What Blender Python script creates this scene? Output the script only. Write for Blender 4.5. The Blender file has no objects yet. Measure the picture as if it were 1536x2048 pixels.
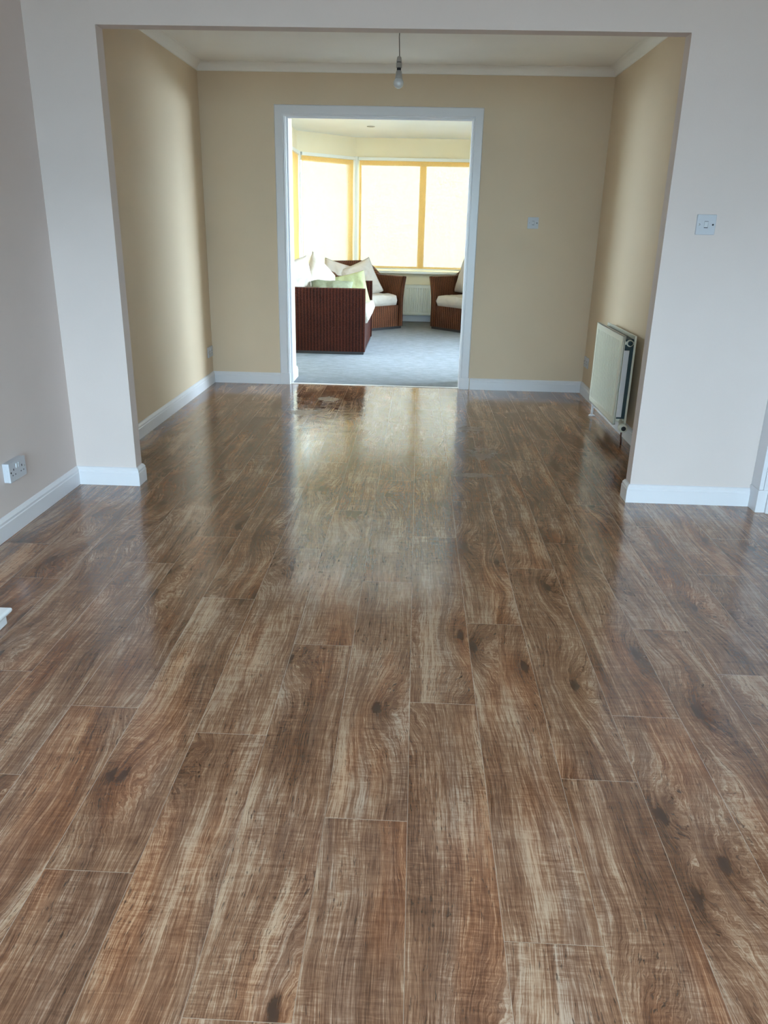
import bpy, bmesh, math, random
from mathutils import Vector, Matrix, noise as mnoise

# ------------------------------------------------------------------ camera, world, lights, exposure
sc = bpy.context.scene
COL = sc.collection
cam_d = bpy.data.cameras.new('camera'); cam = bpy.data.objects.new('camera', cam_d); COL.objects.link(cam)
sc.camera = cam
cam_d.sensor_fit = 'HORIZONTAL'; cam_d.sensor_width = 36.0
cam_d.lens = 1549.369 / 1536 * 36.0
cam_d.clip_start = 0.02; cam_d.clip_end = 200
R_ = Vector((0.99887256, 0.04266044, 0.0208255)); U_ = Vector((-0.03428613, 0.34487983, 0.93802045)); F_ = Vector((-0.03283407, 0.93767691, -0.34595366))
m = Matrix.Identity(4)
for i in range(3):
    m[i][0] = R_[i]; m[i][1] = U_[i]; m[i][2] = -F_[i]
m[0][3], m[1][3], m[2][3] = 0, 0, 1.294
cam.matrix_world = m

sc.view_settings.view_transform = 'Standard'
sc.view_settings.look = 'None'
sc.view_settings.gamma = 1.0
sc.view_settings.use_curve_mapping = False
sc.view_settings.exposure = 0.55

w = bpy.data.worlds.new('sky'); sc.world = w; w.use_nodes = True
wn = w.node_tree.nodes; wl = w.node_tree.links
bg = wn['Background']
tcw = wn.new('ShaderNodeTexCoord'); sep = wn.new('ShaderNodeSeparateXYZ'); rmp = wn.new('ShaderNodeValToRGB')
wl.new(tcw.outputs['Generated'], sep.inputs[0]); mz = wn.new('ShaderNodeMath'); mz.operation = 'MULTIPLY_ADD'; mz.inputs[1].default_value = 0.5; mz.inputs[2].default_value = 0.5
wl.new(sep.outputs['Z'], mz.inputs[0]); wl.new(mz.outputs[0], rmp.inputs[0])
rmp.color_ramp.elements[0].position = 0.41; rmp.color_ramp.elements[0].color = (0.13, 0.14, 0.10, 1)
rmp.color_ramp.elements[1].position = 0.45; rmp.color_ramp.elements[1].color = (0.54, 0.80, 1.0, 1)
wl.new(rmp.outputs[0], bg.inputs[0]); bg.inputs[1].default_value = 8.0

def area_light(name, loc, target, sx, sy, power, color):
    d = bpy.data.lights.new(name, 'AREA'); d.shape = 'RECTANGLE'; d.size = sx; d.size_y = sy
    d.energy = power; d.color = color
    o = bpy.data.objects.new(name, d); COL.objects.link(o)
    o.location = loc
    o.rotation_euler = (Vector(target) - Vector(loc)).to_track_quat('-Z', 'Y').to_euler()
    return o
SKYC = (0.78, 0.90, 1.0)
area_light('daylight_garden_doors', (1.0, -4.4, 3.3), (-0.2, 2.4, 0.2), 5.0, 2.2, 1180, (0.66, 0.83, 1.0))
area_light('daylight_bay_front', (0.03, 12.6, 1.75), (0.03, 11.0, 1.45), 3.6, 2.6, 165, (0.66, 0.88, 1.0))
area_light('daylight_bay_left', (-2.15, 12.0, 1.75), (-1.2, 11.1, 1.45), 1.6, 2.4, 72, (0.66, 0.88, 1.0))
area_light('daylight_bay_right', (2.2, 12.0, 1.75), (1.26, 11.1, 1.45), 1.6, 2.4, 72, (0.66, 0.88, 1.0))
area_light('daylight_side_left', (-3.0, 9.0, 2.2), (-0.8, 8.6, 0.8), 3.4, 2.2, 400, SKYC)
area_light('daylight_side_right', (2.9, 8.6, 2.2), (0.8, 8.2, 0.4), 3.0, 2.2, 860, (0.72, 0.86, 1.0))

# ------------------------------------------------------------------ material helpers
class NT:
    def __init__(s, mat):
        mat.use_nodes = True; s.t = mat.node_tree; s.t.nodes.clear()
    def n(s, typ, **k):
        nd = s.t.nodes.new(typ)
        for a, b in k.items(): setattr(nd, a, b)
        return nd
    def put(s, sock, v):
        if isinstance(v, bpy.types.NodeSocket): s.t.links.new(v, sock)
        elif v is not None:
            if isinstance(v, (tuple, list)) and len(v) == 3 and sock.type == 'RGBA': v = (*v, 1)
            sock.default_value = v
    def m(s, op, a, b=None, c=None, clamp=False):
        nd = s.n('ShaderNodeMath', operation=op, use_clamp=clamp)
        s.put(nd.inputs[0], a); s.put(nd.inputs[1], b); s.put(nd.inputs[2], c)
        return nd.outputs[0]
    def ss(s, x, lo, hi, a=0.0, b=1.0):
        nd = s.n('ShaderNodeMapRange', interpolation_type='SMOOTHSTEP')
        s.put(nd.inputs[0], x); nd.inputs[1].default_value = lo; nd.inputs[2].default_value = hi
        nd.inputs[3].default_value = a; nd.inputs[4].default_value = b
        return nd.outputs[0]
    def xyz(s, x=0.0, y=0.0, z=0.0):
        nd = s.n('ShaderNodeCombineXYZ')
        for i, v in enumerate((x, y, z)): s.put(nd.inputs[i], v)
        return nd.outputs[0]
    def sep(s, v):
        nd = s.n('ShaderNodeSeparateXYZ'); s.put(nd.inputs[0], v); return nd.outputs
    def noise(s, v, scale=1.0, detail=3.0, rough=0.5, dist=0.0):
        nd = s.n('ShaderNodeTexNoise'); s.put(nd.inputs['Vector'], v)
        nd.inputs['Scale'].default_value = scale; nd.inputs['Detail'].default_value = detail
        nd.inputs['Roughness'].default_value = rough; nd.inputs['Distortion'].default_value = dist
        return nd.outputs[0]
    def mix(s, f, a, b, mode='MIX'):
        nd = s.n('ShaderNodeMix', data_type='RGBA', blend_type=mode)
        s.put(nd.inputs[0], f); s.put(nd.inputs[6], a); s.put(nd.inputs[7], b)
        return nd.outputs[2]
    def ramp(s, f, stops):
        nd = s.n('ShaderNodeValToRGB'); cr = nd.color_ramp
        while len(cr.elements) < len(stops): cr.elements.new(0.5)
        for e, (p, c) in zip(cr.elements, stops): e.position = p; e.color = (*c, 1)
        s.put(nd.inputs[0], f); return nd.outputs[0]
    def bump(s, h, strength=0.3, dist=0.01, normal=None):
        nd = s.n('ShaderNodeBump'); nd.inputs['Strength'].default_value = strength
        nd.inputs['Distance'].default_value = dist; s.put(nd.inputs['Height'], h); s.put(nd.inputs['Normal'], normal)
        return nd.outputs[0]
    def bsdf(s, color, rough=0.5, normal=None, **kw):
        nd = s.n('ShaderNodeBsdfPrincipled')
        s.put(nd.inputs['Base Color'], color); s.put(nd.inputs['Roughness'], rough); s.put(nd.inputs['Normal'], normal)
        for k, v in kw.items(): s.put(nd.inputs[k.replace('_', ' ')], v)
        return nd.outputs[0]
    def out(s, sh):
        o = s.n('ShaderNodeOutputMaterial'); s.t.links.new(sh, o.inputs[0])
    def obj(s): return s.n('ShaderNodeTexCoord').outputs['Object']
    def uv(s): return s.n('ShaderNodeTexCoord').outputs['UV']

def mat(name): return bpy.data.materials.new(name)

def paint(name, col, rough=0.6, bscale=140, bstr=0.08, spec=0.4):
    M = mat(name); t = NT(M); p = t.obj()
    nz = t.noise(p, bscale, 3, 0.6)
    c = t.mix(t.ss(t.noise(p, 1.7, 3, 0.5), 0.3, 0.7), col, tuple(x * 0.96 for x in col))
    t.out(t.bsdf(c, rough, t.bump(nz, bstr, 0.004), Specular_IOR_Level=spec)); return M

def plain(name, col, rough=0.4, spec=0.5, metal=0.0):
    M = mat(name); t = NT(M)
    nz = t.noise(t.obj(), 60, 2, 0.5)
    t.out(t.bsdf(col, t.ss(nz, 0.2, 0.8, rough * 0.9, rough * 1.1), None, Specular_IOR_Level=spec, Metallic=metal)); return M

M_NEAR = paint('near_wall_paint', (0.71, 0.61, 0.57), 0.65)
M_CREAM = paint('cream_wall_paint', (0.735, 0.58, 0.415), 0.65)
M_YCREAM = paint('pale_yellow_wall_paint', (0.92, 0.82, 0.61), 0.7)
M_CEIL = paint('ceiling_paint', (0.95, 0.91, 0.87), 0.8)
M_CEILB = paint('white_ceiling_paint', (0.90, 0.93, 0.95), 0.8)
M_GLOSS = paint('white_gloss_trim', (0.77, 0.76, 0.79), 0.28, 30, 0.03, 0.5)
M_UPVC = plain('white_window_frame', (0.85, 0.86, 0.82), 0.3)
M_PLASTIC = plain('white_plastic', (0.55, 0.56, 0.60), 0.3)
M_PLASTIC2 = plain('white_plastic_rocker', (0.62, 0.63, 0.66), 0.25)
M_DARK = plain('dark_slot', (0.02, 0.02, 0.025), 0.5)
M_SCREW = plain('screw_metal', (0.5, 0.5, 0.5), 0.3, 0.5, 1.0)
M_RAD = plain('radiator_enamel', (0.80, 0.79, 0.68), 0.32)
M_RADDARK = plain('radiator_inner_dark', (0.03, 0.06, 0.07), 0.5)
M_COPPER = plain('aged_copper_pipe', (0.10, 0.04, 0.025), 0.4, 0.5, 0.6)
M_STONE = plain('white_hearth_stone', (0.82, 0.84, 0.86), 0.25)
M_FLEX = plain('grey_white_flex', (0.22, 0.21, 0.19), 0.5)
M_HOLDER = plain('white_lampholder', (0.40, 0.38, 0.36), 0.4)

def m_bulb():
    M = mat('opal_bulb_glass'); t = NT(M)
    t.out(t.bsdf((0.62, 0.63, 0.64), 0.08, None, Specular_IOR_Level=0.8, Coat_Weight=0.6, Coat_Roughness=0.02)); return M
M_BULB = m_bulb()

def m_glass():
    M = mat('window_glass'); t = NT(M)
    tr = t.n('ShaderNodeBsdfTransparent'); tr.inputs[0].default_value = (0.96, 0.98, 0.97, 1)
    gl = t.n('ShaderNodeBsdfGlossy'); gl.inputs['Roughness'].default_value = 0.01
    fr = t.n('ShaderNodeFresnel'); fr.inputs[0].default_value = 1.45
    mx = t.n('ShaderNodeMixShader'); t.put(mx.inputs[0], fr.outputs[0])
    t.t.links.new(tr.outputs[0], mx.inputs[1]); t.t.links.new(gl.outputs[0], mx.inputs[2])
    t.out(mx.outputs[0]); return M
M_GLASS = m_glass()

def m_blind():
    M = mat('cream_open_weave_blind'); t = NT(M); p = t.obj()
    nz = t.noise(p, 60, 4, 0.8)
    nz2 = t.noise(p, 160, 2, 0.6)
    col = t.mix(nz2, (0.80, 0.50, 0.17), (0.95, 0.62, 0.24))
    d = t.n('ShaderNodeBsdfDiffuse'); t.put(d.inputs[0], col)
    l = t.n('ShaderNodeBsdfTranslucent'); t.put(l.inputs[0], col)
    mx = t.n('ShaderNodeMixShader'); mx.inputs[0].default_value = 0.046
    t.t.links.new(d.outputs[0], mx.inputs[1]); t.t.links.new(l.outputs[0], mx.inputs[2])
    tr = t.n('ShaderNodeBsdfTransparent')
    m2 = t.n('ShaderNodeMixShader'); t.put(m2.inputs[0], t.ss(nz, 0.3, 0.7, 0.03, 0.115))
    t.t.links.new(mx.outputs[0], m2.inputs[1]); t.t.links.new(tr.outputs[0], m2.inputs[2])
    t.out(m2.outputs[0]); return M
M_BLIND = m_blind()

def m_carpet():
    M = mat('pale_blue_grey_carpet'); t = NT(M); p = t.obj()
    a = t.noise(p, 260, 3, 0.7); b = t.noise(t.xyz(t.m('MULTIPLY', t.sep(p)[0], 9.0), t.m('MULTIPLY', t.sep(p)[1], 20.0), 0.0), 1.0, 5, 0.75)
    c = t.mix(t.ss(b, 0.35, 0.65), (0.19, 0.20, 0.22), (0.25, 0.26, 0.29))
    c = t.mix(t.ss(a, 0.35, 0.65), t.mix(1.0, c, (0.85, 0.85, 0.85), 'MULTIPLY'), c)
    t.out(t.bsdf(c, 0.95, t.bump(a, 0.6, 0.006), Specular_IOR_Level=0.1)); return M
M_CARPET = m_carpet()

def m_fabric(name, c1, scale=9, fine=600):
    M = mat(name); t = NT(M); p = t.obj()
    a = t.noise(p, scale, 4, 0.6, 0.8); f = t.noise(p, fine, 2, 0.5)
    c = t.mix(t.ss(a, 0.3, 0.7), tuple(x * 0.93 for x in c1), c1)
    n1 = t.bump(a, 0.5, 0.02)
    t.out(t.bsdf(c, 0.85, t.bump(f, 0.2, 0.002, n1), Specular_IOR_Level=0.2)); return M
M_WHITEF = m_fabric('off_white_cotton', (0.47, 0.415, 0.36))
M_GREENF = m_fabric('pale_green_cotton', (0.32, 0.33, 0.18))
M_SAGEF = m_fabric('sage_green_cotton', (0.20, 0.21, 0.14))
M_PINKF = m_fabric('dusty_pink_cotton', (0.42, 0.22, 0.20))

def m_wicker(name, dark, light):
    M = mat(name); t = NT(M); u = t.uv(); s = t.sep(u)
    # u = metres along the rib direction, v = metres up the strand direction
    ribs = t.m('SINE', t.m('MULTIPLY', s[0], 2 * math.pi / 0.034))
    row = t.m('MULTIPLY', s[1], 2 * math.pi / 0.0085)
    weave = t.m('MULTIPLY', t.m('SINE', row), ribs)
    nz = t.noise(t.xyz(t.m('MULTIPLY', s[0], 60.0), t.m('MULTIPLY', s[1], 160.0), 0.0), 1.0, 3, 0.6)
    lo = t.noise(t.obj(), 5, 3, 0.6)
    v = t.m('ADD', t.m('MULTIPLY', nz, 0.8), t.m('MULTIPLY', t.m('ADD', ribs, t.m('MULTIPLY', weave, 0.6)), 0.15))
    v = t.m('ADD', v, t.m('MULTIPLY', lo, 0.35))
    c = t.ramp(v, [(0.35, dark), (0.95, light)])
    h = t.m('ADD', t.m('MULTIPLY', weave, 0.5), t.m('ADD', t.m('MULTIPLY', ribs, 0.5), t.m('MULTIPLY', nz, 0.4)))
    t.out(t.bsdf(c, 0.38, t.bump(h, 0.8, 0.004), Specular_IOR_Level=0.15)); return M
M_WICK = m_wicker('dark_brown_wicker', (0.010, 0.002, 0.0015), (0.095, 0.019, 0.009))
M_WICK2 = m_wicker('chestnut_wicker', (0.016, 0.005, 0.003), (0.24, 0.085, 0.040))

def m_wood():
    M = mat('oak_laminate'); t = NT(M)
    uvn = t.n('ShaderNodeUVMap', uv_map='plank').outputs[0]; u = t.sep(uvn)
    at = t.n('ShaderNodeAttribute', attribute_name='seed'); r = t.sep(at.outputs['Vector'])
    ob = t.sep(t.obj())
    x = t.m('ADD', u[0], t.m('MULTIPLY', r[0], 13.0)); y = t.m('ADD', u[1], t.m('MULTIPLY', r[1], 47.0)); z = t.m('MULTIPLY', r[2], 9.0)
    def V(ax, ay, dz=0.0, xx=None): return t.xyz(t.m('MULTIPLY', xx if xx else x, ax), t.m('MULTIPLY', y, ay), t.m('ADD', z, dz))
    # sparse knots
    vor = t.n('ShaderNodeTexVoronoi', voronoi_dimensions='2D', feature='F1'); vor.inputs['Scale'].default_value = 1.0
    t.put(vor.inputs['Vector'], V(3.4, 1.25)); kd = vor.outputs['Distance']
    kd = t.m('ADD', kd, t.m('MULTIPLY', t.m('SUBTRACT', t.noise(V(40, 18, 2.0), 1, 3, 0.6), 0.5), 0.10))
    pull = t.m('POWER', t.ss(kd, 0.0, 0.55, 1.0, 0.0), 2.0)
    kn = t.ss(kd, 0.0, 0.055, 1.0, 0.0)
    halo = t.ss(kd, 0.0, 0.22, 1.0, 0.0)
    # grain field: x bent by low noise and by the knots
    low = t.noise(V(4.0, 1.3), 1, 2, 0.5); low2 = t.noise(V(9.0, 3.4, 5.0), 1, 2, 0.5)
    g = t.m('ADD', x, t.m('MULTIPLY', low, 0.065))
    g = t.m('ADD', g, t.m('MULTIPLY', low2, 0.020))
    g = t.m('ADD', g, t.m('MULTIPLY', pull, 0.060))
    band = t.noise(t.xyz(t.m('MULTIPLY', g, 26.0), t.m('MULTIPLY', y, 0.7), z), 1, 3, 0.6)
    rings = t.noise(t.xyz(t.m('MULTIPLY', g, 120.0), t.m('MULTIPLY', y, 1.6), z), 1, 3, 0.65)
    fib = t.noise(t.xyz(t.m('MULTIPLY', g, 480.0), t.m('MULTIPLY', y, 14.0), z), 1, 3, 0.7)
    patch = t.noise(V(7.0, 2.6, 11.0), 1, 3, 0.55)
    patch2 = t.noise(V(13.0, 4.0, 21.0), 1, 3, 0.5)
    ray = t.noise(V(26.0, 190.0, 3.0), 1, 2, 0.6, 0.6)
    ray2 = t.noise(V(9.0, 60.0, 8.0), 1, 3, 0.6, 1.2)
    rm = t.ss(patch2, 0.42, 0.62)
    v = 0.50
    for nz_, wt in ((band, .30), (rings, .24), (fib, .46), (patch, .34), (ray2, .14)):
        v = t.m('ADD', v, t.m('MULTIPLY', t.m('SUBTRACT', nz_, 0.5), wt))
    v = t.m('ADD', v, t.m('MULTIPLY', t.m('MULTIPLY', t.m('SUBTRACT', ray, 0.5), rm), 0.20))
    v = t.m('ADD', v, t.m('MULTIPLY', t.m('SUBTRACT', r[2], 0.5), 0.03))
    v = t.m('SUBTRACT', v, t.m('MULTIPLY', halo, 0.07))
    v = t.m('SUBTRACT', v, t.m('MULTIPLY', kn, 0.18))
    base = t.ramp(v, [(0.35, (0.085, 0.036, 0.017)), (0.44, (0.165, 0.074, 0.037)), (0.52, (0.275, 0.143, 0.079)), (0.62, (0.50, 0.34, 0.225))])
    # grey weathered tone in some streaks, warm in others
    base = t.mix(t.m('MULTIPLY', t.ss(t.noise(t.xyz(t.m('MULTIPLY', g, 16.0), t.m('MULTIPLY', y, 1.1), t.m('ADD', z, 31.0)), 1, 2, 0.5), 0.48, 0.66), 0.45), base,
                 t.mix(1.0, base, (0.92, 1.06, 1.28), 'MULTIPLY'))
    base = t.mix(t.m('MULTIPLY', t.ss(t.noise(V(6.0, 1.4, 41.0), 1, 2, 0.5), 0.5, 0.68), 0.7), base, t.mix(1.0, base, (1.12, 0.86, 0.66), 'MULTIPLY'))
    # short dark pores along the grain
    pore = t.noise(t.xyz(t.m('MULTIPLY', g, 260.0), t.m('MULTIPLY', y, 34.0), z), 1, 2, 0.55, 0.4)
    pm = t.m('MULTIPLY', t.ss(pore, 0.60, 0.70), t.ss(t.noise(V(8, 3, 51.0), 1, 2, 0.5), 0.38, 0.6, 0.15, 0.75))
    base = t.mix(pm, base, (0.035, 0.018, 0.011))
    base = t.mix(t.m('MULTIPLY', kn, 0.62), base, (0.022, 0.012, 0.009))
    # bevelled plank edges: light caught on the bevel, painted in as a lighter line
    wpl = 0.192; L = 1.285
    ex = t.m('MINIMUM', u[0], t.m('SUBTRACT', wpl, u[0])); ey = t.m('MINIMUM', u[1], t.m('SUBTRACT', L, u[1]))
    e = t.m('MINIMUM', ex, ey)
    el = t.ss(e, 0.0003, 0.0011, 1.0, 0.0)
    base = t.mix(t.m('MULTIPLY', el, 0.55), base, (0.42, 0.31, 0.22))
    # cleaning smears and damp foot marks by the doorway
    sx, sy = ob[0], ob[1]
    reg = t.m('MULTIPLY', t.ss(sy, 3.9, 5.0), t.ss(t.m('ABSOLUTE', t.m('ADD', sx, 0.2)), 0.72, 0.98, 1.0, 0.0))
    sm = t.noise(t.xyz(t.m('MULTIPLY', sx, 3.2), t.m('MULTIPLY', sy, 4.6), 0.0), 1, 5, 0.6, 2.4)
    smm = t.m('MULTIPLY', t.ss(sm, 0.50, 0.56), reg)
    mark = None
    for cx, cy, a, b in [(0.40, 5.20, .10, .12), (0.43, 4.62, .10, .16), (0.35, 4.15, .13, .05), (-0.66, 6.05, .10, .10), (-0.80, 5.55, .14, .10)]:
        dx = t.m('DIVIDE', t.m('SUBTRACT', sx, cx), a); dy = t.m('DIVIDE', t.m('SUBTRACT', sy, cy), b)
        d = t.m('SQRT', t.m('ADD', t.m('MULTIPLY', dx, dx), t.m('MULTIPLY', dy, dy)))
        d = t.m('ADD', d, t.m('MULTIPLY', t.m('SUBTRACT', t.noise(t.obj(), 13, 3, 0.6, 1.0), 0.5), 1.6))
        k = t.m('MULTIPLY', t.ss(d, 0.75, 0.95, 1.0, 0.0), t.ss(d, 0.1, 0.7, 0.65, 1.0))
        mark = k if mark is None else t.m('MAXIMUM', mark, k)
    haze = t.noise(t.xyz(t.m('MULTIPLY', sx, 5.0), t.m('MULTIPLY', sy, 1.1), 3.0), 1, 4, 0.6)
    rough = t.m('ADD', t.ss(haze, 0.3, 0.7, 0.10, 0.17), t.m('MULTIPLY', t.m('SUBTRACT', fib, 0.5), 0.08))
    rough = t.m('SUBTRACT', rough, t.m('MULTIPLY', smm, 0.09))
    rough = t.m('ADD', rough, t.m('MULTIPLY', mark, 0.22))
    rough = t.m('ADD', rough, t.m('MULTIPLY', el, 0.3))
    base = t.mix(t.m('MULTIPLY', mark, 0.25), base, (0.42, 0.40, 0.36))
    h = t.m('ADD', t.m('MULTIPLY', fib, 0.5), t.m('ADD', t.m('MULTIPLY', el, -3.0), t.m('MULTIPLY', ray, 0.3)))
    n1 = t.bump(t.m('MULTIPLY', sm, reg), 0.10, 0.02)
    nrm = t.bump(h, 0.10, 0.0012, n1)
    t.out(t.bsdf(base, rough, nrm, IOR=1.98, Specular_IOR_Level=0.5)); return M
M_WOOD = m_wood()

# ------------------------------------------------------------------ mesh helpers
def link(name, bm, material, parent=None, smooth=False, bevel=0.0, loc=None):
    me = bpy.data.meshes.new(name); bmesh.ops.recalc_face_normals(bm, faces=bm.faces) if smooth != 'keep' else None
    bm.to_mesh(me); bm.free()
    for mm in (material if isinstance(material, (list, tuple)) else [material]): me.materials.append(mm)
    if smooth:
        for p in me.polygons: p.use_smooth = True
    o = bpy.data.objects.new(name, me); COL.objects.link(o)
    if parent: o.parent = parent
    if loc: o.location = loc
    if bevel:
        b = o.modifiers.new('bevel', 'BEVEL'); b.width = bevel; b.segments = 2; b.limit_method = 'ANGLE'
    return o
def box(bm, x0, x1, y0, y1, z0, z1, rot=None):
    vs = [Vector(c) for c in ((x0,y0,z0),(x1,y0,z0),(x1,y1,z0),(x0,y1,z0),(x0,y0,z1),(x1,y0,z1),(x1,y1,z1),(x0,y1,z1))]
    if rot: vs = [rot @ v for v in vs]
    vs = [bm.verts.new(v) for v in vs]
    for f in ((0,3,2,1),(4,5,6,7),(0,1,5,4),(1,2,6,5),(2,3,7,6),(3,0,4,7)): bm.faces.new([vs[i] for i in f])
    return vs
def B(*a, **k):
    bm = bmesh.new(); box(bm, *a, **k); return bm
def prism(bm, prof, p0, p1, up=Vector((0, 0, 1)), out=None):
    """sweep a closed profile [(outward, height)] from p0 to p1"""
    p0, p1 = Vector(p0), Vector(p1); out = Vector(out)
    a = [bm.verts.new(p0 + out * q[0] + up * q[1]) for q in prof]; b = [bm.verts.new(p1 + out * q[0] + up * q[1]) for q in prof]
    n = len(prof)
    for i in range(n): bm.faces.new((a[i], a[(i+1) % n], b[(i+1) % n], b[i]))
    bm.faces.new(a[::-1]); bm.faces.new(b)
def tube(bm, pts, r, seg=12):
    pts = [Vector(p) for p in pts]; rings = []
    for i, p in enumerate(pts):
        d = (pts[min(i+1, len(pts)-1)] - pts[max(i-1, 0)]).normalized()
        a = d.cross(Vector((0.3, 0.9, 0.21))).normalized(); b = d.cross(a)
        rr = r[i] if isinstance(r, (list, tuple)) else r
        rings.append([bm.verts.new(p + (a * math.cos(t) + b * math.sin(t)) * rr) for t in [2*math.pi*k/seg for k in range(seg)]])
    for a, b in zip(rings, rings[1:]):
        for k in range(seg): bm.faces.new((a[k], a[(k+1) % seg], b[(k+1) % seg], b[k]))
    bm.faces.new(rings[0][::-1]); bm.faces.new(rings[-1])
def lathe(bm, prof, origin=(0, 0, 0), axis='Z', seg=32):
    o = Vector(origin); rings = []
    for r, h in prof:
        ring = []
        for k in range(seg):
            t = 2*math.pi*k/seg; c, s = r*math.cos(t), r*math.sin(t)
            v = {'Z': Vector((c, s, h)), 'Y': Vector((c, h, s)), 'X': Vector((h, c, s))}[axis]
            ring.append(bm.verts.new(o + v))
        rings.append(ring)
    for a, b in zip(rings, rings[1:]):
        for k in range(seg): bm.faces.new((a[k], a[(k+1) % seg], b[(k+1) % seg], b[k]))
    bm.faces.new(rings[0][::-1]); bm.faces.new(rings[-1])
def struct(o, label=None):
    o['kind'] = 'structure'
    if label: o['label'] = label
    return o
def thing(name, label, cat, loc=(0, 0, 0), rz=0.0, group=None):
    o = bpy.data.objects.new(name, None); o.empty_display_size = 0.1; COL.objects.link(o)
    o.location = loc; o.rotation_euler = (0, 0, rz); o['label'] = label; o['category'] = cat
    if group: o['group'] = group
    return o

# ------------------------------------------------------------------ key dimensions
XL, XR = -1.729, 1.425          # far room side walls
XN = -1.734                     # near room left wall
YO, YO2 = 3.786, 3.867          # opening wall
OL, OR, OH = -1.420, 1.112, 2.081
YB, YBB = 6.616, 6.96           # doorway wall front / back
DL, DR, DH = -1.060, 0.392, 2.080
ZC = 2.430
GW = 0.192; GL = 1.285; X0 = 0.0197

# ------------------------------------------------------------------ floor of individual planks (one mesh, pattern in the mesh)
joint = {-9: .40, -8: .075, -7: .707, -6: .25, -5: .545, -4: 1.237, -3: .447, -2: .932, -1: .153, 0: .630, 1: 1.118, 2: .326, 3: .606, 4: 1.125, 5: .85, 6: .33, 7: .73, 8: .1, 9: .55, 10: .9}
def build_floor():
    rnd = random.Random(11)
    bm = bmesh.new(); uv = bm.loops.layers.uv.new('plank'); sd = bm.loops.layers.float_color.new('seed')
    for k in range(-10, 11):
        xa, xb = X0 + k*GW, X0 + (k+1)*GW
        off = joint.get(k, .2) * 1.0105
        for j in range(-3, 7):
            ya, yb = off + (j)*GL, off + (j+1)*GL
            s = (rnd.random(), rnd.random(), rnd.random())
            yc0, yc1 = max(ya, -2.0), min(yb, YB + 0.035)
            if yc1 <= yc0: continue
            # beyond the opening wall the planks stop at the far room's walls
            v = [bm.verts.new(c) for c in ((xa, yc0, 0), (xb, yc0, 0), (xb, yc1, 0), (xa, yc1, 0))]
            f = bm.faces.new(v)
            flip = rnd.random() < .5
            for l, (a, b) in zip(f.loops, ((0, yc0-ya), (GW, yc0-ya), (GW, yc1-ya), (0, yc1-ya))):
                l[uv].uv = (a, b)
                l[sd] = (s[0], s[1], s[2], 1)
    me = bpy.data.meshes.new('floor'); bm.to_mesh(me); bm.free(); me.materials.append(M_WOOD)
    o = bpy.data.objects.new('floor', me); COL.objects.link(o); return struct(o)
build_floor()
struct(link('floor', B(-2.4, 2.5, YB + 0.035, 12.0, -0.05, 0.004), M_CARPET))
struct(link('floor', B(-2.4, 2.6, -2.05, YB + 0.035, -0.08, -0.002), M_DARK))

# ------------------------------------------------------------------ walls
def wall(name, m_, *boxes):
    bm = bmesh.new()
    for b in boxes: box(bm, *b)
    return struct(link(name, bm, m_))
NR = 2.15
wall('wall_left', M_NEAR, (XN - .1, XN, -2.0, YO, 0, 2.5))
wall('wall_left', M_CREAM, (XL - .1, XL, YO2, YB, 0, 2.5))
wall('wall_right', M_CREAM, (XR, XR + .1, YO2, YB, 0, 2.5))
wall('wall_right', M_NEAR, (NR, NR + .1, -2.0, YO, 0, 2.5))
wall('wall_front', M_NEAR, (XN - .1, OL, YO, YO2, 0, 2.5), (OR, NR + .1, YO, YO2, 0, 2.5), (OL, OR, YO, YO2, OH, 2.5))
wall('wall_back', M_CREAM, (XL - .1, DL - .03, YB, YBB, 0, 2.5), (DR + .03, XR + .1, YB, YBB, 0, 2.5), (DL - .03, DR + .03, YB, YBB, DH + .03, 2.5))
wall('wall_rear', M_NEAR, (XN - .1, -1.55, -2.1, -2.0, 0, 2.5), (2.0, NR + .1, -2.1, -2.0, 0, 2.5), (-1.55, 2.0, -2.1, -2.0, 2.1, 2.5))
wall('ceiling', M_CEIL, (XN - .1, NR + .1, -2.1, YO, 2.47, 2.55))
wall('ceiling', M_CEIL, (XL - .1, XR + .1, YO2, YB, ZC, 2.55))
# garden doors behind the viewer: frame and panes
gd = link('window_4', B(-1.55, -1.48, -2.09, -2.03, 0, 2.1), M_UPVC); struct(gd)
for k, (a, b, c, d) in enumerate([(1.93, 2.0, 0, 2.1), (-1.48, 1.93, 2.03, 2.1), (-1.48, 1.93, 0, .07), (.18, .26, .07, 2.03)]):
    link('window_frame', B(a, b, -2.09, -2.03, c, d), M_UPVC, gd)
link('pane', B(-1.48, .18, -2.065, -2.06, .07, 2.03), M_GLASS, gd); link('pane', B(.26, 1.93, -2.065, -2.06, .07, 2.03), M_GLASS, gd)

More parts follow.
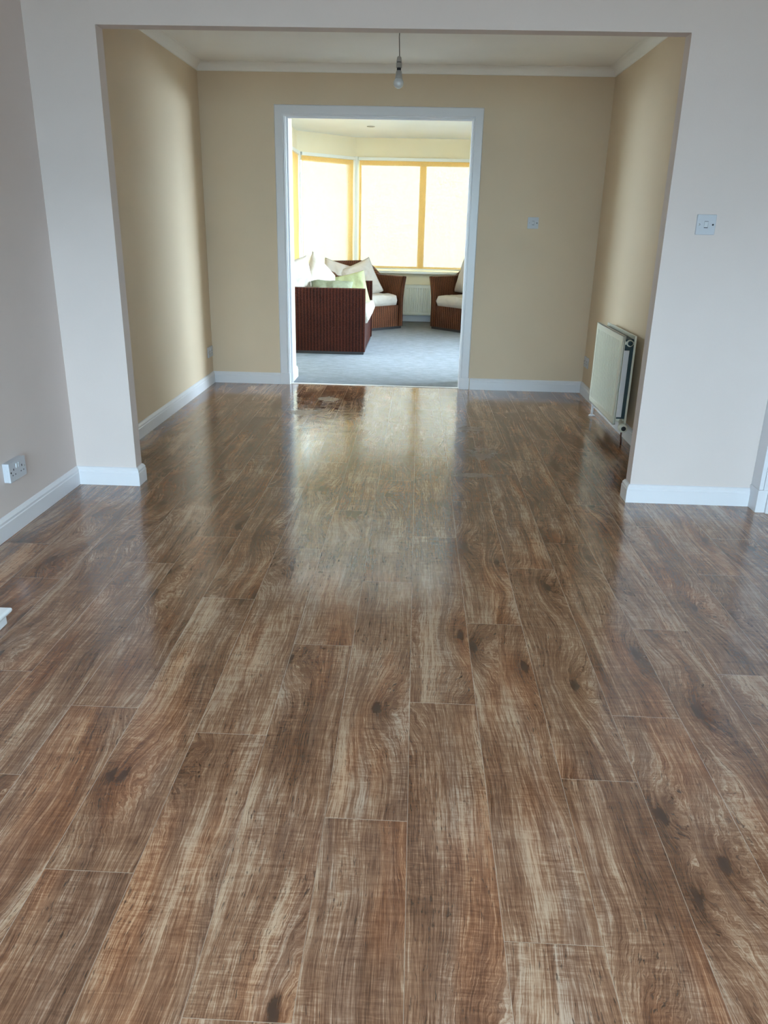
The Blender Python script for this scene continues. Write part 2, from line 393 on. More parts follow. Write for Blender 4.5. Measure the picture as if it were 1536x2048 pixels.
# ------------------------------------------------------------------ skirting boards (chamfered top) and coving
SK = [(0, 0), (.016, 0), (.016, .066), (.0135, .070), (.0135, .080), (.006, .092), (0, .095)]
def skirt(name, p0, p1, out, parent=None):
    bm = bmesh.new(); prism(bm, SK, p0, p1, out=out); o = link(name, bm, M_GLOSS, parent)
    return o if parent else struct(o)
skirt('baseboard_left', (XN, -1.9, 0), (XN, YO, 0), (1, 0, 0))
skirt('baseboard_left', (XL, YO2, 0), (XL, YB, 0), (1, 0, 0))
skirt('baseboard_right', (XR, YO2, 0), (XR, YB, 0), (-1, 0, 0))
def wrap_skirt(name, pts):
    """mitred skirting round corners; pts in plan order, board on the left of travel"""
    bm = bmesh.new(); P = [Vector((*p, 0)) for p in pts]; rings = []
    for i, p in enumerate(P):
        ns = []
        if i > 0: d = (P[i]-P[i-1]).normalized(); ns.append(Vector((d.y, -d.x, 0)))
        if i < len(P)-1: d = (P[i+1]-P[i]).normalized(); ns.append(Vector((d.y, -d.x, 0)))
        n_ = ns[0] if len(ns) == 1 else (ns[0] + ns[1]) / (1 + ns[0].dot(ns[1]))
        rings.append([bm.verts.new(p + n_ * a + Vector((0, 0, h))) for a, h in SK])
    n = len(SK)
    for a, b in zip(rings, rings[1:]):
        for i in range(n): bm.faces.new((a[i], a[(i+1) % n], b[(i+1) % n], b[i]))
    bm.faces.new(rings[0][::-1]); bm.faces.new(rings[-1]); return struct(link(name, bm, M_GLOSS))
wrap_skirt('baseboard_front', [(XN, YO), (OL, YO), (OL, YO2), (OL - .02, YO2)])
wrap_skirt('baseboard_front', [(OR + .02, YO2), (OR, YO2), (OR, YO), (1.714, YO)])
skirt('baseboard_back', (XL, YB, 0), (DL - .082, YB, 0), (0, -1, 0))
skirt('baseboard_back', (DR + .082, YB, 0), (XR, YB, 0), (0, -1, 0))
# cove between far-room walls and ceiling
CV = [(0, 0)] + [(.058 - .052*math.cos(a), .004 + .050*math.sin(a)) for a in [math.pi/2*k/8 for k in range(9)]] + [(.062, .054), (.062, .056), (0, .056)]
zc0 = ZC - .056
for nm, a, b, o_ in [('trim_1', (XL, YO2, zc0), (XL, YB, zc0), (1, 0, 0)), ('trim_2', (XR, YO2, zc0), (XR, YB, zc0), (-1, 0, 0)),
                     ('trim_3', (XL, YB, zc0), (XR, YB, zc0), (0, -1, 0)), ('trim_4', (XL, YO2, zc0), (XR, YO2, zc0), (0, 1, 0))]:
    bm = bmesh.new(); prism(bm, CV, a, b, out=o_); struct(link(nm, bm, M_CEIL))

# ------------------------------------------------------------------ doorway lining and architrave
aL, aR, aH = -1.150, 0.461, 2.152      # outer edges
AR = [(0, 0), (.080, 0), (.080, .010), (.074, .018), (.018, .018), (.014, .014), (.004, .014), (0, .010)]   # (across from inner edge, thickness)
def arch_leg(xi, s, z0, z1, mitre):
    bm = bmesh.new()
    a = [bm.verts.new((xi + s*q, YB - t_, z0)) for q, t_ in AR]; b = [bm.verts.new((xi + s*q, YB - t_, z1 + (q if mitre else 0))) for q, t_ in AR]
    n = len(AR)
    for i in range(n): bm.faces.new((a[i], a[(i+1) % n], b[(i+1) % n], b[i]))
    bm.faces.new(a[::-1]); bm.faces.new(b); return bm
tl_ = struct(link('trim_5', arch_leg(DL - .006, -1, .098, DH - .006, True), M_GLOSS))
tr_ = struct(link('trim_6', arch_leg(DR - .008, 1, .098, DH - .006, True), M_GLOSS))
bm = bmesh.new()
a = [bm.verts.new((DL - .006 - q, YB - t_, DH - .006 + q)) for q, t_ in AR]; b = [bm.verts.new((DR - .008 + q, YB - t_, DH - .006 + q)) for q, t_ in AR]
for i in range(len(AR)): bm.faces.new((a[i], a[(i+1) % len(AR)], b[(i+1) % len(AR)], b[i]))
bm.faces.new(a[::-1]); bm.faces.new(b); struct(link('trim_7', bm, M_GLOSS))
struct(link('trim_8', B(DL - .088, DL - .004, YB - .021, YB, 0, .098), M_GLOSS, bevel=.002))
struct(link('trim_9', B(DR - .010, DR + .076, YB - .021, YB, 0, .098), M_GLOSS, bevel=.002))
def lining(x0, x1, z0, z1): return B(x0, x1, YB - .004, YB + .10, z0, z1)
struct(link('trim_10', lining(DL - .03, DL, 0, DH + .03), M_GLOSS, bevel=.002))
struct(link('trim_11', lining(DR, DR + .03, 0, DH + .03), M_GLOSS, bevel=.002))
struct(link('trim_12', lining(DL, DR, DH, DH + .03), M_GLOSS, bevel=.002))
# door stops on the lining
struct(link('trim_13', B(DL, DL + .014, YB + .034, YB + .066, 0, DH - .014), M_GLOSS, bevel=.002))
struct(link('trim_14', B(DR - .014, DR, YB + .034, YB + .066, 0, DH - .014), M_GLOSS, bevel=.002))
struct(link('trim_15', B(DL, DR, YB + .034, YB + .066, DH - .014, DH), M_GLOSS, bevel=.002))
# plastered reveal behind with its own short skirting
wall('wall_reveal_left', M_YCREAM, (DL - .031, DL - .004, YB + .1, YBB + .001, 0, DH + .03))
wall('wall_reveal_right', M_YCREAM, (DR + .004, DR + .031, YB + .1, YBB + .001, 0, DH + .03))
skirt('baseboard_reveal_left', (DL - .004, YB + .1, .004), (DL - .004, YBB + .014, .004), (1, 0, 0))
struct(link('trim_16', B(DL, DR, YB + .020, YB + .045, 0.0, .0045), M_CEIL, bevel=.001))

# ------------------------------------------------------------------ side doorway at the right edge of the near room
struct(link('trim_17', B(1.714, 1.735, 3.690, YO, .115, 2.16), M_GLOSS, bevel=.002))
bm = bmesh.new(); box(bm, 1.735, 1.760, 3.684, YO, .115, 2.14); box(bm, 1.760, 1.766, 3.680, YO, .115, 2.13); box(bm, 1.766, 1.81, 3.674, YO, .115, 2.12)
struct(link('trim_18', bm, M_GLOSS, bevel=.002))
bm = bmesh.new(); box(bm, 1.710, 1.800, 3.682, YO, 0, .115); box(bm, 1.755, 1.815, 3.668, 3.70, 0, .115)
struct(link('trim_19', bm, M_GLOSS, bevel=.002))
dr = struct(link('door_1', B(1.83, NR, 3.72, 3.76, .006, 2.0), M_GLOSS, bevel=.002))

# ------------------------------------------------------------------ garden room beyond: bay walls, windows, blinds
BC = 0.03; HB = 0.93; YW = 11.56; HS = 1.63; YA = 10.86; ZB = 2.415
ZS, ZT = 0.70, 2.175            # sill and window head
CORN = [(BC - HS, YBB), (BC - HS, YA), (BC - HB, YW), (BC + HB, YW), (BC + HS, YA), (BC + HS, YBB)]
def facet(p, q, name, zs, zt, e0=0.0, e1=0.0, thick=.16):
    """wall panel between plan points with a window hole from zs to zt; e0,e1 solid lengths at each end"""
    P, Q = Vector((*p, 0)), Vector((*q, 0)); d = (Q-P); L = d.length; d.normalize(); n = Vector((-d.y, d.x, 0))
    M3 = Matrix(((d.x, n.x, 0, P.x), (d.y, n.y, 0, P.y), (0, 0, 1, 0), (0, 0, 0, 1)))
    bm = bmesh.new()
    box(bm, 0, L, 0, thick, 0, zs, rot=M3); box(bm, 0, L, 0, thick, zt, 2.55, rot=M3)
    if e0: box(bm, 0, e0, 0, thick, zs, zt, rot=M3)
    if e1: box(bm, L-e1, L, 0, thick, zs, zt, rot=M3)
    struct(link(name, bm, M_YCREAM)); return M3, L
def window(name, M3, L, a, b, zs, zt, mull=(), sill=True, label=None):
    bm = bmesh.new(); fw = .06
    box(bm, a, a+fw, .03, .10, zs, zt, rot=M3); box(bm, b-fw, b, .03, .10, zs, zt, rot=M3)
    box(bm, a+fw, b-fw, .03, .10, zt-fw-.04, zt, rot=M3); box(bm, a+fw, b-fw, .03, .10, zs, zs+fw, rot=M3)
    for x in mull: box(bm, x-.045, x+.045, .028, .11, zs+fw, zt-fw-.04, rot=M3)
    w_ = struct(link(name, bm, M_UPVC, bevel=.004))
    xs = [a+fw] + list(mull) + [b-fw]
    for u0, u1 in zip(xs, xs[1:]):
        link('pane', B(u0, u1, .062, .066, zs+fw, zt-fw-.04, rot=M3), M_GLASS, w_)
    if sill: link('window_sill', B(a-.03, b+.03, -.09, .06, zs-.03, zs+.004, rot=M3), M_UPVC, w_, bevel=.004)
    # lining strip at the head, shows as pale line above blind
    return w_
def blind(M3, a, b, zt, zb, label, bottom=True):
    t = thing('roller_blind', label, 'blind', M3 @ Vector(((a+b)/2, -.02, zt)), group=None)
    inv = Matrix.Translation(-(M3 @ Vector(((a+b)/2, -.02, zt))))
    link('headrail', B(a, b, -.05, .0, zt-.028, zt+.012, rot=inv @ M3), M_UPVC, t, bevel=.003)
    bm = bmesh.new(); n = 14
    grid = [[bm.verts.new(inv @ M3 @ Vector((a+.012 + (b-a-.024)*i/n, -.018 + .003*math.sin(i*1.7+j*.9), zb + (zt-.02-zb)*j/n))) for i in range(n+1)] for j in range(n+1)]
    for j in range(n):
        for i in range(n): bm.faces.new((grid[j][i], grid[j][i+1], grid[j+1][i+1], grid[j+1][i]))
    link('fabric', bm, M_BLIND, t, smooth=True)
    if bottom: link('bottom_bar', B(a+.01, b-.01, -.025, -.011, zb-.016, zb+.004, rot=inv @ M3), M_UPVC, t, bevel=.002)
    return t
# CORN is walked so that n points outwards
def seg(i): return CORN[i], CORN[i+1]
wl_ = [('wall_bay_left', 1), ('wall_bay_back', 2), ('wall_bay_right', 3)]
M2, L2 = facet(*seg(1), 'wall_bay_left', ZS, ZT)
M3_, L3 = facet(*seg(2), 'wall_bay_back', ZS, ZT)
M4, L4 = facet(*seg(3), 'wall_bay_right', ZS, ZT)
window('window_1', M3_, L3, .02, L3-.02, ZS, ZT, mull=(L3/2,))
window('window_2', M2, L2, .02, L2-.02, ZS, ZT)
window('window_3', M4, L4, .02, L4-.02, ZS, ZT)
blind(M3_, .045, L3-.045, 2.158, .735, 'wide cream roller blind pulled down over the main window above the low radiator')
blind(M2, .045, L2-.045, 2.158, .735, 'narrow cream roller blind on the angled bay window behind the wicker sofa')
blind(M4, .045, L4-.045, 2.158, .735, 'cream roller blind on the angled bay window at the right side of the garden room')
# posts at the bay corners
for nm, (cx, cy) in zip(('trim_20', 'trim_21', 'trim_22', 'trim_23'), CORN[1:5]):
    sgn = 1 if cx < BC else -1
    bm = bmesh.new(); lathe(bm, [(.045, ZS), (.045, ZT)], (cx, cy - .005, 0), seg=8); struct(link(nm, bm, M_UPVC))
# side walls with windows
M1, L1 = facet(*seg(0), 'wall_side_left', ZS, ZT, e0=.3)
window('window_5', M1, L1, .32, L1-.02, ZS, ZT, mull=(1.5, 2.7))
blind(M1, 2.75, L1-.045, 2.158, .735, 'cream roller blind edge at the far left beside the doorway lining')
blind(M1, 1.53, 2.67, 2.158, .735, 'unseen cream roller blind added on the side window to cut daylight behind the wicker sofa')  # out-of-view blind, added to hold daylight off the sofa cushions
M5, L5 = facet(*seg(4), 'wall_side_right', .02, 2.12, e0=1.35, e1=.35)
window('window_6', M5, L5, 1.37, L5-.37, .02, 2.12, mull=(1.37+(L5-1.74)/2,), sill=False)
wall('wall_garden_room', M_YCREAM, (BC-HS-.12, XL-.1, YBB-.1, YBB, 0, 2.5), (XL-.1, DL-.03, YBB, YBB+.01, 0, 2.5), (DR+.03, BC+HS+.1, YBB, YBB+.01, 0, 2.5), (DL-.03, DR+.03, YBB, YBB+.01, DH+.03, 2.5))
bm = bmesh.new()
top = [bm.verts.new((x, y, ZB)) for x, y in [(BC-HS-.1, YBB-.0), (BC-HS-.1, YA+.05), (BC-HB-.05, YW+.1), (BC+HB+.05, YW+.1), (BC+HS+.1, YA+.05), (BC+HS+.1, YBB)]]
f = bm.faces.new(top); r_ = bmesh.ops.extrude_face_region(bm, geom=[f]); bmesh.ops.translate(bm, vec=(0, 0, .1), verts=[v for v in r_['geom'] if isinstance(v, bmesh.types.BMVert)])
struct(link('ceiling', bm, M_CEILB))
for (p, q), nm in ((seg(1), 'baseboard_bay_left'), (seg(2), 'baseboard_bay_back'), (seg(3), 'baseboard_bay_right')):
    d = (Vector(q)-Vector(p)).normalized(); skirt(nm, (*p, .004), (*q, .004), (d.y, -d.x, 0))
# recessed downlight
t = thing('downlight', 'small round recessed downlight in the bright ceiling beyond the doorway', 'light', (-.62, 10.3, ZB))
bm = bmesh.new(); lathe(bm, [(.030, -.001), (.032, -.008), (.046, -.006), (.050, 0)]); link('bezel', bm, M_SCREW, t, smooth=True)
bm = bmesh.new(); lathe(bm, [(.001, -.003), (.028, -.004), (.030, 0)]); link('lens', bm, M_PLASTIC, t, smooth=True)

# ------------------------------------------------------------------ radiators
def fluted(bm, L, H, pitch, depth, y0, margin=.045):
    """front sheet: flat margins, pressed vertical flutes; local x along, y out, z up"""
    n = max(1, int(round((L - 2*margin) / pitch))); xs = [(0, 0), (margin, 0)]
    p = (L - 2*margin) / n
    for i in range(n):
        x = margin + i*p
        xs += [(x + p*.04, 0), (x + p*.46, 0), (x + p*.60, -depth), (x + p*.82, -depth), (x + p*.96, 0)]
    xs += [(L, 0)]
    zs = [(0, 0), (.040, 0), (.052, 1), (H-.052, 1), (H-.040, 0), (H, 0)]
    g = [[bm.verts.new((x, y0 + d*f_, z)) for x, d in xs] for z, f_ in zs]
    for a, b in zip(g, g[1:]):
        for i in range(len(xs)-1): bm.faces.new((a[i], a[i+1], b[i+1], b[i]))
    return g
def radiator(loc, rz, L, H, label, gap, full=True, pitch=.033):
    """local y points out into the room, origin at wall foot, bottom of panel at z0"""
    z0 = loc[2]; t = thing('radiator', label, 'radiator', (loc[0], loc[1], 0), rz)
    def sh(bm): bmesh.ops.translate(bm, vec=(0, 0, z0), verts=bm.verts); return bm
    yb, yf = gap, gap + .066
    bm = bmesh.new(); fluted(bm, L, H, pitch, .0083, yf + .012)
    # edge returns giving the sheet thickness
    box(bm, 0, L, yf - .004, yf + .0035, 0, H)
    box(bm, 0, L, yf, yf + .012, 0, .004); box(bm, 0, L, yf, yf + .012, H-.004, H); box(bm, 0, .004, yf, yf+.012, 0, H); box(bm, L-.004, L, yf, yf+.012, 0, H)
    link('front_panel', sh(bm), M_RAD, t)
    bm = bmesh.new(); box(bm, 0, L, yb - .006, yb + .006, 0, H)
    for k in range(int(L/.033)): box(bm, .03+k*.033, .045+k*.033, yb-.010, yb-.006, .05, H-.05)
    link('back_panel', sh(bm), M_RAD, t, bevel=.003)
    bm = bmesh.new(); n = int(L/.022)
    for k in range(n): box(bm, .03 + k*(L-.06)/n, .03 + k*(L-.06)/n + .004, yb + .018, yf - .012, .05, H-.06)
    link('convector_fins', sh(bm), M_RADDARK, t)
    if not full: return t
    bm = bmesh.new(); box(bm, -.002, .005, yf - .035, yf - .003, .05, H-.09); link('side_plate', sh(bm), M_GLOSS, t, bevel=.001)
    bm = bmesh.new(); box(bm, .008, .012, yb + .006, yf - .004, .03, H-.03); link('side_shadow_plate', sh(bm), M_RADDARK, t)
    bm = bmesh.new(); box(bm, .012, L-.012, yb + .008, yf - .006, H-.030, H-.022); link('grille', sh(bm), M_RADDARK, t)
    bm = bmesh.new(); lathe(bm, [(.021, -.004), (.021, .03)], (0, (yb+yf)/2, H-.045), 'X', 20); tube(bm, [(.02, yb, H-.045), (.02, yf, H-.045)], .016)
    link('vent_elbow', sh(bm), M_RAD, t, smooth=True)
    bm = bmesh.new(); lathe(bm, [(.013, -.014), (.015, -.012), (.015, -.004)], (0, (yb+yf)/2, H-.045), 'X', 20); link('bleed_plug', sh(bm), M_RADDARK, t, smooth=True)
    # thermostatic valve at the near bottom corner
    ym = (yb+yf)/2 - .004; vz = -.005
    bm = bmesh.new(); tube(bm, [(.02, yb, .03), (.02, yf, .03)], .014); tube(bm, [(.02, ym, .03), (-.02, ym, vz), (-.035, ym, vz)], [.013, .012, .013])
    link('valve_tail', sh(bm), M_RAD, t, smooth=True)
    v = bmesh.new(); lathe(v, [(.012, -.030), (.019, -.034), (.027, -.042), (.0295, -.070), (.026, -.084), (.016, -.088)], (0, ym, vz), 'X', 28)
    vo = link('thermostatic_head', sh(v), M_RAD, t, smooth=True)
    v = bmesh.new(); lathe(v, [(.0145, -.086), (.0150, -.091), (.012, -.0935)], (0, ym, vz), 'X', 28); link('dial_cap', sh(v), M_DARK, vo, smooth=True)
    v = bmesh.new(); tube(v, [(-.048, ym, z0+vz-.015), (-.047, ym, .06), (-.050, ym - .003, .03), (-.053, ym - .005, 0)], .0055); link('supply_pipe', v, M_COPPER, t, smooth=True)
    # lockshield at the far corner
    v = bmesh.new(); tube(v, [(L+.012, ym+.012, z0+.02), (L+.013, ym+.012, .03), (L+.013, ym+.012, .0)], .008); link('return_pipe', v, M_GLOSS, t, smooth=True)
    v = bmesh.new(); lathe(v, [(.022, .0), (.024, .004), (.018, .010), (.010, .013)], (L+.013, ym+.012, 0), 'Z', 24); link('pipe_collar', v, M_GLOSS, t, smooth=True)
    for k in (.18, L-.18):
        v = bmesh.new(); box(v, k-.015, k+.015, 0.0, yb-.006, H*.2, H*.8); link('wall_bracket', sh(v), M_RAD, t)
    return t
# side radiator: local x runs from near end to far end (+y world), local y towards -x world
radiator((XR, 4.965, .120), math.pi/2, .755, .565, 'cream double panel radiator low on the right wall of the middle room', .052, pitch=.0335)
# window radiator: local y towards -y world
radiator((BC + .62, YW, .10), math.pi, 1.24, .42, 'long white fluted radiator under the wide blinded window between the wicker armchairs', .03, full=False, pitch=.033)

# ------------------------------------------------------------------ wicker seating
def ushell(w_, d_, arm_h, back_h, thick, flare, rc, rise=.6, ripple=.003, pitch=.034):
    """tub shell: plan path from front-left round the back to front-right; local front is -Y at y=0"""
    hw = w_/2; pts = []
    def add(x, y, nx, ny): pts.append((x, y, nx, ny))
    step = pitch/6
    def line(x0, y0, x1, y1, nx, ny):
        L = math.hypot(x1-x0, y1-y0); n = max(1, int(L/step))
        for i in range(n): add(x0+(x1-x0)*i/n, y0+(y1-y0)*i/n, nx, ny)
    def arc(cx, cy, a0, a1):
        n = max(3, int(abs(a1-a0)*rc/step))
        for i in range(n):
            a = a0+(a1-a0)*i/n; add(cx+rc*math.cos(a), cy+rc*math.sin(a), math.cos(a), math.sin(a))
    line(-hw, 0, -hw, d_-rc, -1, 0); arc(-hw+rc, d_-rc, math.pi, math.pi/2)
    line(-hw+rc, d_, hw-rc, d_, 0, 1); arc(hw-rc, d_-rc, math.pi/2, 0)
    line(hw, d_-rc, hw, 0, 1, 0); add(hw, 0, 1, 0)
    bm = bmesh.new(); uv = bm.loops.layers.uv.new('UVMap'); rings = []; S = 0; svals = []; vvals = []
    for i, (x, y, nx, ny) in enumerate(pts):
        if i: S += math.hypot(x-pts[i-1][0], y-pts[i-1][1])
        t = min(1, max(0, (y - d_*rise)/(d_*(1-rise)*.95))); t = t*t*(3-2*t)
        H = arm_h + (back_h-arm_h)*t
        rp = ripple*math.sin(2*math.pi*S/pitch)
        prof = []
        zs = [.035, .05, .15, .28, .40, .50, .58, .64, .70]
        K = 9
        for k in range(K):
            q = k/(K-1); z = .035 + (H-.035-.012)*q; fl = flare*(max(0, q-.45)/.55)**1.8
            prof.append((fl + rp, z))
        prof += [(flare - .006 + rp*.5, H-.004), (flare - thick*.5, H), (flare - thick + .006 - rp*.5, H-.004)]
        for k in reversed(range(K)):
            q = k/(K-1); z = .035 + (H-.035-.012)*q; fl = flare*(max(0, q-.45)/.55)**1.8
            prof.append((fl - thick - rp, z))
        rings.append([bm.verts.new((x + nx*o_, y + ny*o_, z)) for o_, z in prof]); svals.append(S)
        if not vvals:
            acc = 0; vvals = [0]
            for a, b in zip(prof, prof[1:]): acc += math.hypot(b[0]-a[0], b[1]-a[1]); vvals.append(acc)
    n = len(rings[0])
    for i in range(len(rings)-1):
        for j in range(n-1):
            f = bm.faces.new((rings[i][j], rings[i+1][j], rings[i+1][j+1], rings[i][j+1]))
            for l, (s_, v_) in zip(f.loops, ((svals[i], vvals[j]), (svals[i+1], vvals[j]), (svals[i+1], vvals[j+1]), (svals[i], vvals[j+1]))): l[uv].uv = (s_, v_)
    for rg in (rings[0], rings[-1]):
        half = n//2
        for j in range(half):
            a, b, c, d = rg[j], rg[j+1], rg[n-2-j], rg[n-1-j]
            vs = []
            for v in (a, b, c, d):
                if v not in vs: vs.append(v)
            if len(vs) < 3: continue
            try: f = bm.faces.new(vs)
            except ValueError: continue
            for l in f.loops: l[uv].uv = ((l.vert.co.x)*1.0, l.vert.co.z)
    return bm
def ribbed_panel(x0, x1, y, z0, z1, pitch=.034, th=.02, ripple=.003):
    bm = bmesh.new(); uv = bm.loops.layers.uv.new('UVMap'); n = int((x1-x0)/(pitch/6))
    g = [[bm.verts.new((x0+(x1-x0)*i/n, y - ripple*math.sin(2*math.pi*(x1-x0)*i/n/pitch), z)) for i in range(n+1)] for z in (z0, z1)]
    bk = [[bm.verts.new((x0+(x1-x0)*i/n, y + th, z)) for i in range(n+1)] for z in (z0, z1)]
    for i in range(n):
        for q in ((g[0][i], g[0][i+1], g[1][i+1], g[1][i]), (g[1][i], g[1][i+1], bk[1][i+1], bk[1][i]), (g[0][i+1], g[0][i], bk[0][i], bk[0][i+1]), (bk[0][i+1], bk[0][i], bk[1][i], bk[1][i+1])):
            f = bm.faces.new(q)
            for l in f.loops: l[uv].uv = (l.vert.co.x, l.vert.co.z)
    return bm
def cushion_mesh(wx, wy, th, seed, puff=.5, n=26, square=6, wrinkle=.008):
    """soft box cushion centred at origin, lying flat (thickness on z)"""
    bm = bmesh.new(); top = {}; bot = {}
    for i in range(n+1):
        for j in range(n+1):
            u, v = -1+2*i/n, -1+2*j/n
            prof = (max(0, 1-abs(u)**square)*max(0, 1-abs(v)**square))**puff
            # waist the sides slightly so corners stay pointed
            x = u*wx/2*(1 - .05*(1-v*v)*(1 if square < 5 else 0)); y = v*wy/2*(1 - .05*(1-u*u)*(1 if square < 5 else 0))
            nz = mnoise.noise(Vector((u*2.2+seed, v*2.2, seed*1.7)))*wrinkle*2.0 + mnoise.noise(Vector((u*6+seed, v*6, seed)))*wrinkle
            z = th/2*prof
            top[i, j] = bm.verts.new((x, y, z + nz*prof))
            if i in (0, n) or j in (0, n): bot[i, j] = top[i, j]
            else: bot[i, j] = bm.verts.new((x, y, -z + nz*prof*.6))
    for i in range(n):
        for j in range(n):
            bm.faces.new((top[i, j], top[i+1, j], top[i+1, j+1], top[i, j+1])); bm.faces.new((bot[i, j], bot[i, j+1], bot[i+1, j+1], bot[i+1, j]))
    return bm
def seat(name, label, cat, loc, rz, w_, d_, arm_h, back_h, flare, rc, wm, seat_top, front_bulge, ncush=1, rise=.62):
    t = thing(name, label, cat, loc, rz); th = .075
    link('frame', ushell(w_, d_, arm_h, back_h, th, flare, rc, rise), wm, t, smooth='keep')
    link('seat_base', ribbed_panel(-w_/2 + th, w_/2 - th, .012, .035, seat_top - .13), wm, t)
    link('seat_deck', B(-w_/2 + th, w_/2 - th, .03, d_ - th, seat_top - .17, seat_top - .14), wm, t)
    link('plinth', B(-w_/2 + .012, w_/2 - .012, .012, d_ - .012, .004, .037), M_DARK, t, bevel=.004)
    cw = (w_ - 2*th - .01)/ncush
    for k in range(ncush):
        bm = cushion_mesh(cw, d_ - th - .02 + front_bulge, .150, 3.1 + k, .16, 34, 14, .007)
        c = link('seat_cushion', bm, M_WHITEF, t, smooth=True)
        c.location = (-w_/2 + th + .005 + cw*(k+.5), (d_ - th - front_bulge)/2, seat_top - .068)
        c['label'] = 'off-white seat cushion'
    return t
seat('wicker_sofa', 'dark brown wicker sofa with its flat woven arm facing the doorway', 'sofa', (-.535, 8.96, 0), math.pi/2, 1.32, .85, .685, .85, .006, .06, M_WICK, .46, .05, 2, .87)
s45 = math.radians(45)
seat('wicker_armchair', 'brown wicker tub armchair left of the window radiator behind the sofa', 'armchair', (-.445, 10.455, 0), s45, .74, .76, .68, .85, .05, .20, M_WICK2, .44, 0.0)
seat('wicker_armchair', 'brown wicker tub armchair right of the window radiator, half hidden by the doorway', 'armchair', (.455, 10.50, 0), -s45, .74, .76, .685, .85, .05, .20, M_WICK2, .44, 0.0)

def cushion(name, label, loc, rot, wx, wy, th, m_, seed, group=None):
    o = link(name, cushion_mesh(wx, wy, th, seed, .55, 26, 3.2, .012), m_, None, smooth=True)
    o.location = loc; o.rotation_euler = rot; o['label'] = label; o['category'] = 'cushion'
    if group: o['group'] = group
    return o
R90 = math.pi/2
# sofa back is at the left (x about -1.38); big cushions lean on it
cushion('scatter_cushion', 'plump white cushion at near end of the wicker sofa, cut by the doorway lining', (-1.30, 8.68, .70), (math.radians(84), math.radians(-8), math.radians(62)), .50, .50, .17, M_WHITEF, 1.2)
cushion('scatter_cushion', 'plump white cushion with raised pointed corner leaning on back of the wicker sofa', (-1.11, 9.13, .675), (math.radians(80), math.radians(34), math.radians(58)), .50, .50, .17, M_WHITEF, 5.4)
cushion('scatter_cushion', 'flat sage green cushion lying behind top of the sofa arm', (-.92, 8.62, .62), (math.radians(28), math.radians(0), math.radians(4)), .46, .42, .12, M_SAGEF, 2.6)
cushion('scatter_cushion', 'pale green square cushion propped against far arm of the wicker sofa', (-.79, 9.38, .56), (math.radians(68), math.radians(-13), math.radians(6)), .44, .44, .13, M_GREENF, 7.7)
cushion('scatter_cushion', 'white cushion slumped in back left of the armchair behind the sofa', (-1.04, 10.68, .62), (math.radians(72), math.radians(16), math.radians(30)), .48, .46, .16, M_WHITEF, 9.1)
cushion('scatter_cushion', 'tall white cushion tipped on its corner in the armchair behind the sofa', (-.76, 10.72, .60), (math.radians(74), math.radians(-22), math.radians(24)), .50, .48, .16, M_WHITEF, 4.3)
cushion('scatter_cushion', 'white cushion in the right wicker armchair, only its edge showing beside doorway', (.74, 10.86, .68), (math.radians(74), math.radians(6), math.radians(-45)), .50, .48, .16, M_WHITEF, 6.3)

# ------------------------------------------------------------------ pendant bulb
px_, py_ = -.152, 5.2
t = thing('pendant_light', 'bare opal bulb hanging on a thin flex from the middle room ceiling', 'light', (px_, py_, ZC))
bm = bmesh.new(); lathe(bm, [(.05, 0), (.05, -.012), (.042, -.026), (.012, -.032)]); link('ceiling_rose', bm, M_CEIL, t, smooth=True)
zt_ = 2.232 - ZC
bm = bmesh.new(); tube(bm, [(0, 0, -.03), (-.002, 0, zt_*.5), (.002, 0, zt_)], .0032, 8); link('flex', bm, M_FLEX, t, smooth=True)
h = bmesh.new(); lathe(h, [(.006, zt_+.002), (.0125, zt_-.004), (.0155, zt_-.028)]); ho = link('lampholder', h, M_HOLDER, t, smooth=True)
h = bmesh.new(); lathe(h, [(.0135, zt_-.028), (.0135, zt_-.032)]); link('groove', h, M_DARK, ho)
h = bmesh.new(); lathe(h, [(.0165, zt_-.032), (.017, zt_-.058)]); link('skirt', h, M_HOLDER, ho, smooth=True)
h = bmesh.new(); lathe(h, [(.0125, zt_-.058), (.0125, zt_-.072)]); link('bayonet_gap', h, M_DARK, ho)
bz = zt_ - .138
h = bmesh.new(); lathe(h, [(.0135, zt_-.072), (.0165, zt_-.078), (.020, zt_-.10), (.0225, bz+.022)]); bo = link('bulb', h, M_HOLDER, t, smooth=True); bo['label'] = 'white plastic bulb collar and opal globe'
h = bmesh.new(); rb = .030
lathe(h, [(.022, bz+.023)] + [(rb*math.cos(a), bz + rb*math.sin(a)) for a in [math.radians(d) for d in range(40, -90, -10)]] + [(.001, bz-rb)]); link('globe', h, M_BULB, bo, smooth=True)

# ------------------------------------------------------------------ switches and sockets (local: y out of wall, x across, z up, origin at centre on wall)
def plate(bm, w_, h_, d0, d1):
    c = .004; pts = []
    for sx, sz, a0 in ((1, 1, 0), (-1, 1, 90), (-1, -1, 180), (1, -1, 270)):
        for k in range(4):
            a = math.radians(a0 + k*30); pts.append((sx*(w_/2-c) + c*math.cos(a), sz*(h_/2-c) + c*math.sin(a)))
    lay = [[bm.verts.new((x*s_, y, z*s_)) for x, z in pts] for y, s_ in ((d0, 1), (d1-.003, 1), (d1-.0008, .985), (d1, .96))]
    n = len(pts)
    for a, b in zip(lay, lay[1:]):
        for i in range(n): bm.faces.new((a[i], a[(i+1) % n], b[(i+1) % n], b[i]))
    bm.faces.new(lay[0][::-1]); bm.faces.new(lay[-1])
def screws(t, d, xs, cap=True):
    for k, x in enumerate(xs):
        v = bmesh.new(); lathe(v, [(.0042, d), (.0040, d+.0008), (.001, d+.001)], (x, 0, 0), 'Y', 16); link('screw', v, M_SCREW if k == 0 else M_DARK, t, smooth=True)
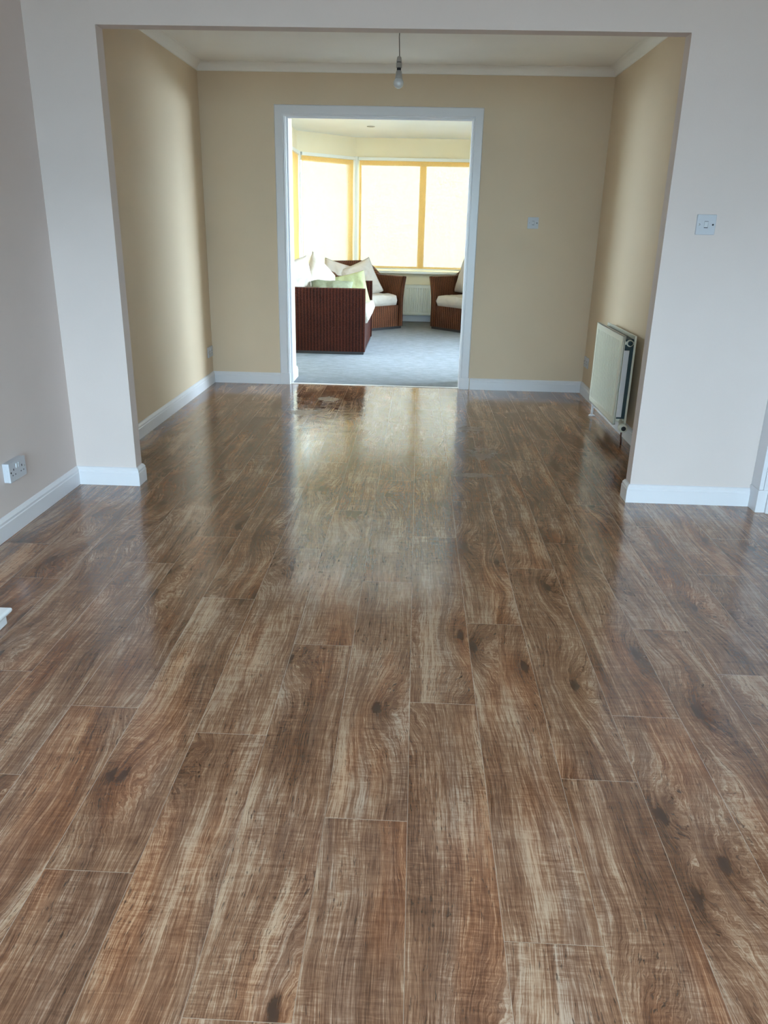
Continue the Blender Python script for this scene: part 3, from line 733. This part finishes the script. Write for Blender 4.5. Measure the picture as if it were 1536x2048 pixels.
def switch(loc, rz, label):
    t = thing('light_switch', label, 'light switch', loc, rz)
    bm = bmesh.new(); plate(bm, .086, .086, 0, .0075); link('plate', bm, M_PLASTIC, t)
    bm = bmesh.new(); box(bm, -.0085, .0085, .006, .0079, -.0145, .0145); link('rocker_surround', bm, M_DARK, t)
    bm = bmesh.new()
    vs = [bm.verts.new(c) for c in ((-.0072, .006, -.0115), (.0085, .006, -.0115), (.0085, .006, .0125), (-.0072, .006, .0125), (-.0072, .0088, -.0115), (.0085, .0088, -.0115), (.0085, .0112, .0125), (-.0072, .0112, .0125))]
    for f in ((0,3,2,1),(4,5,6,7),(0,1,5,4),(1,2,6,5),(2,3,7,6),(3,0,4,7)): bm.faces.new([vs[i] for i in f])
    link('rocker', bm, M_PLASTIC2, t); screws(t, .0075, (.030, -.030)); return t
switch((1.290, YO, 1.331), math.pi, 'white square light switch on the near wall right of the wide opening')
switch((.902, YB, 1.343), math.pi, 'small square light switch on the beige wall right of the doorway')
def socket(loc, rz, label, depth=.010, sw=True):
    t = thing('wall_socket', label, 'socket', loc, rz)
    if depth > .015:
        link('back_box', B(-.072, .072, 0, depth-.008, -.042, .042), M_PLASTIC, t, bevel=.003)
    bm = bmesh.new(); plate(bm, .146, .086, max(0, depth-.009), depth); link('plate', bm, M_PLASTIC, t)
    d = depth
    for s_ in (-1, 1):
        cx = s_*.036
        v = bmesh.new(); box(v, cx-.0035, cx+.0035, d-.002, d+.0003, .004, .013); box(v, cx-.015, cx-.008, d-.002, d+.0003, -.017, -.012); box(v, cx+.008, cx+.015, d-.002, d+.0003, -.017, -.012)
        link('pin_holes', v, M_DARK, t)
        v = bmesh.new(); xx = s_*.010; vs = box(v, xx-.0055, xx+.0055, d-.001, d+.002, .010, .030)
        for q in (6, 7): vs[q].co.y += .0025
        link('rocker', v, M_PLASTIC2, t, bevel=.0008)
    screws(t, d, (-.060, .060)); return t
socket((XN, 3.150, .272), -R90, 'white double socket on left near wall, low above the skirting', .030)
socket((XL, 6.525, .272), -R90, 'double socket at far end of middle room left wall beside the corner')
socket((XR, 6.515, .272), R90, 'double socket on right wall between the corner and the cream radiator')

# ------------------------------------------------------------------ hearth corner at the left edge
t = thing('hearth', 'white moulded hearth corner on the floor at the left edge', 'hearth', (XN, 1.6, 0))
link('base', B(.017, XN*-1 - 1.352, -1.0, 2.285-1.6, 0, .034), M_STONE, t, bevel=.003)
bm = bmesh.new()
def rect_ring(o_, z): return [bm.verts.new(c) for c in ((.017, -1.0 - o_, z), (1.734-1.352 + o_, -1.0 - o_, z), (1.734-1.352 + o_, .685 + o_, z), (.017, .685 + o_, z))]
rs = [rect_ring(a, z) for a, z in ((.0, .034), (.008, .036), (.014, .041), (.016, .048), (.014, .054), (.008, .056))]
for a, b in zip(rs, rs[1:]):
    for i in range(4): bm.faces.new((a[i], a[(i+1) % 4], b[(i+1) % 4], b[i]))
bm.faces.new(rs[0][::-1]); bm.faces.new(rs[-1]); link('slab', bm, M_STONE, t, bevel=.002)
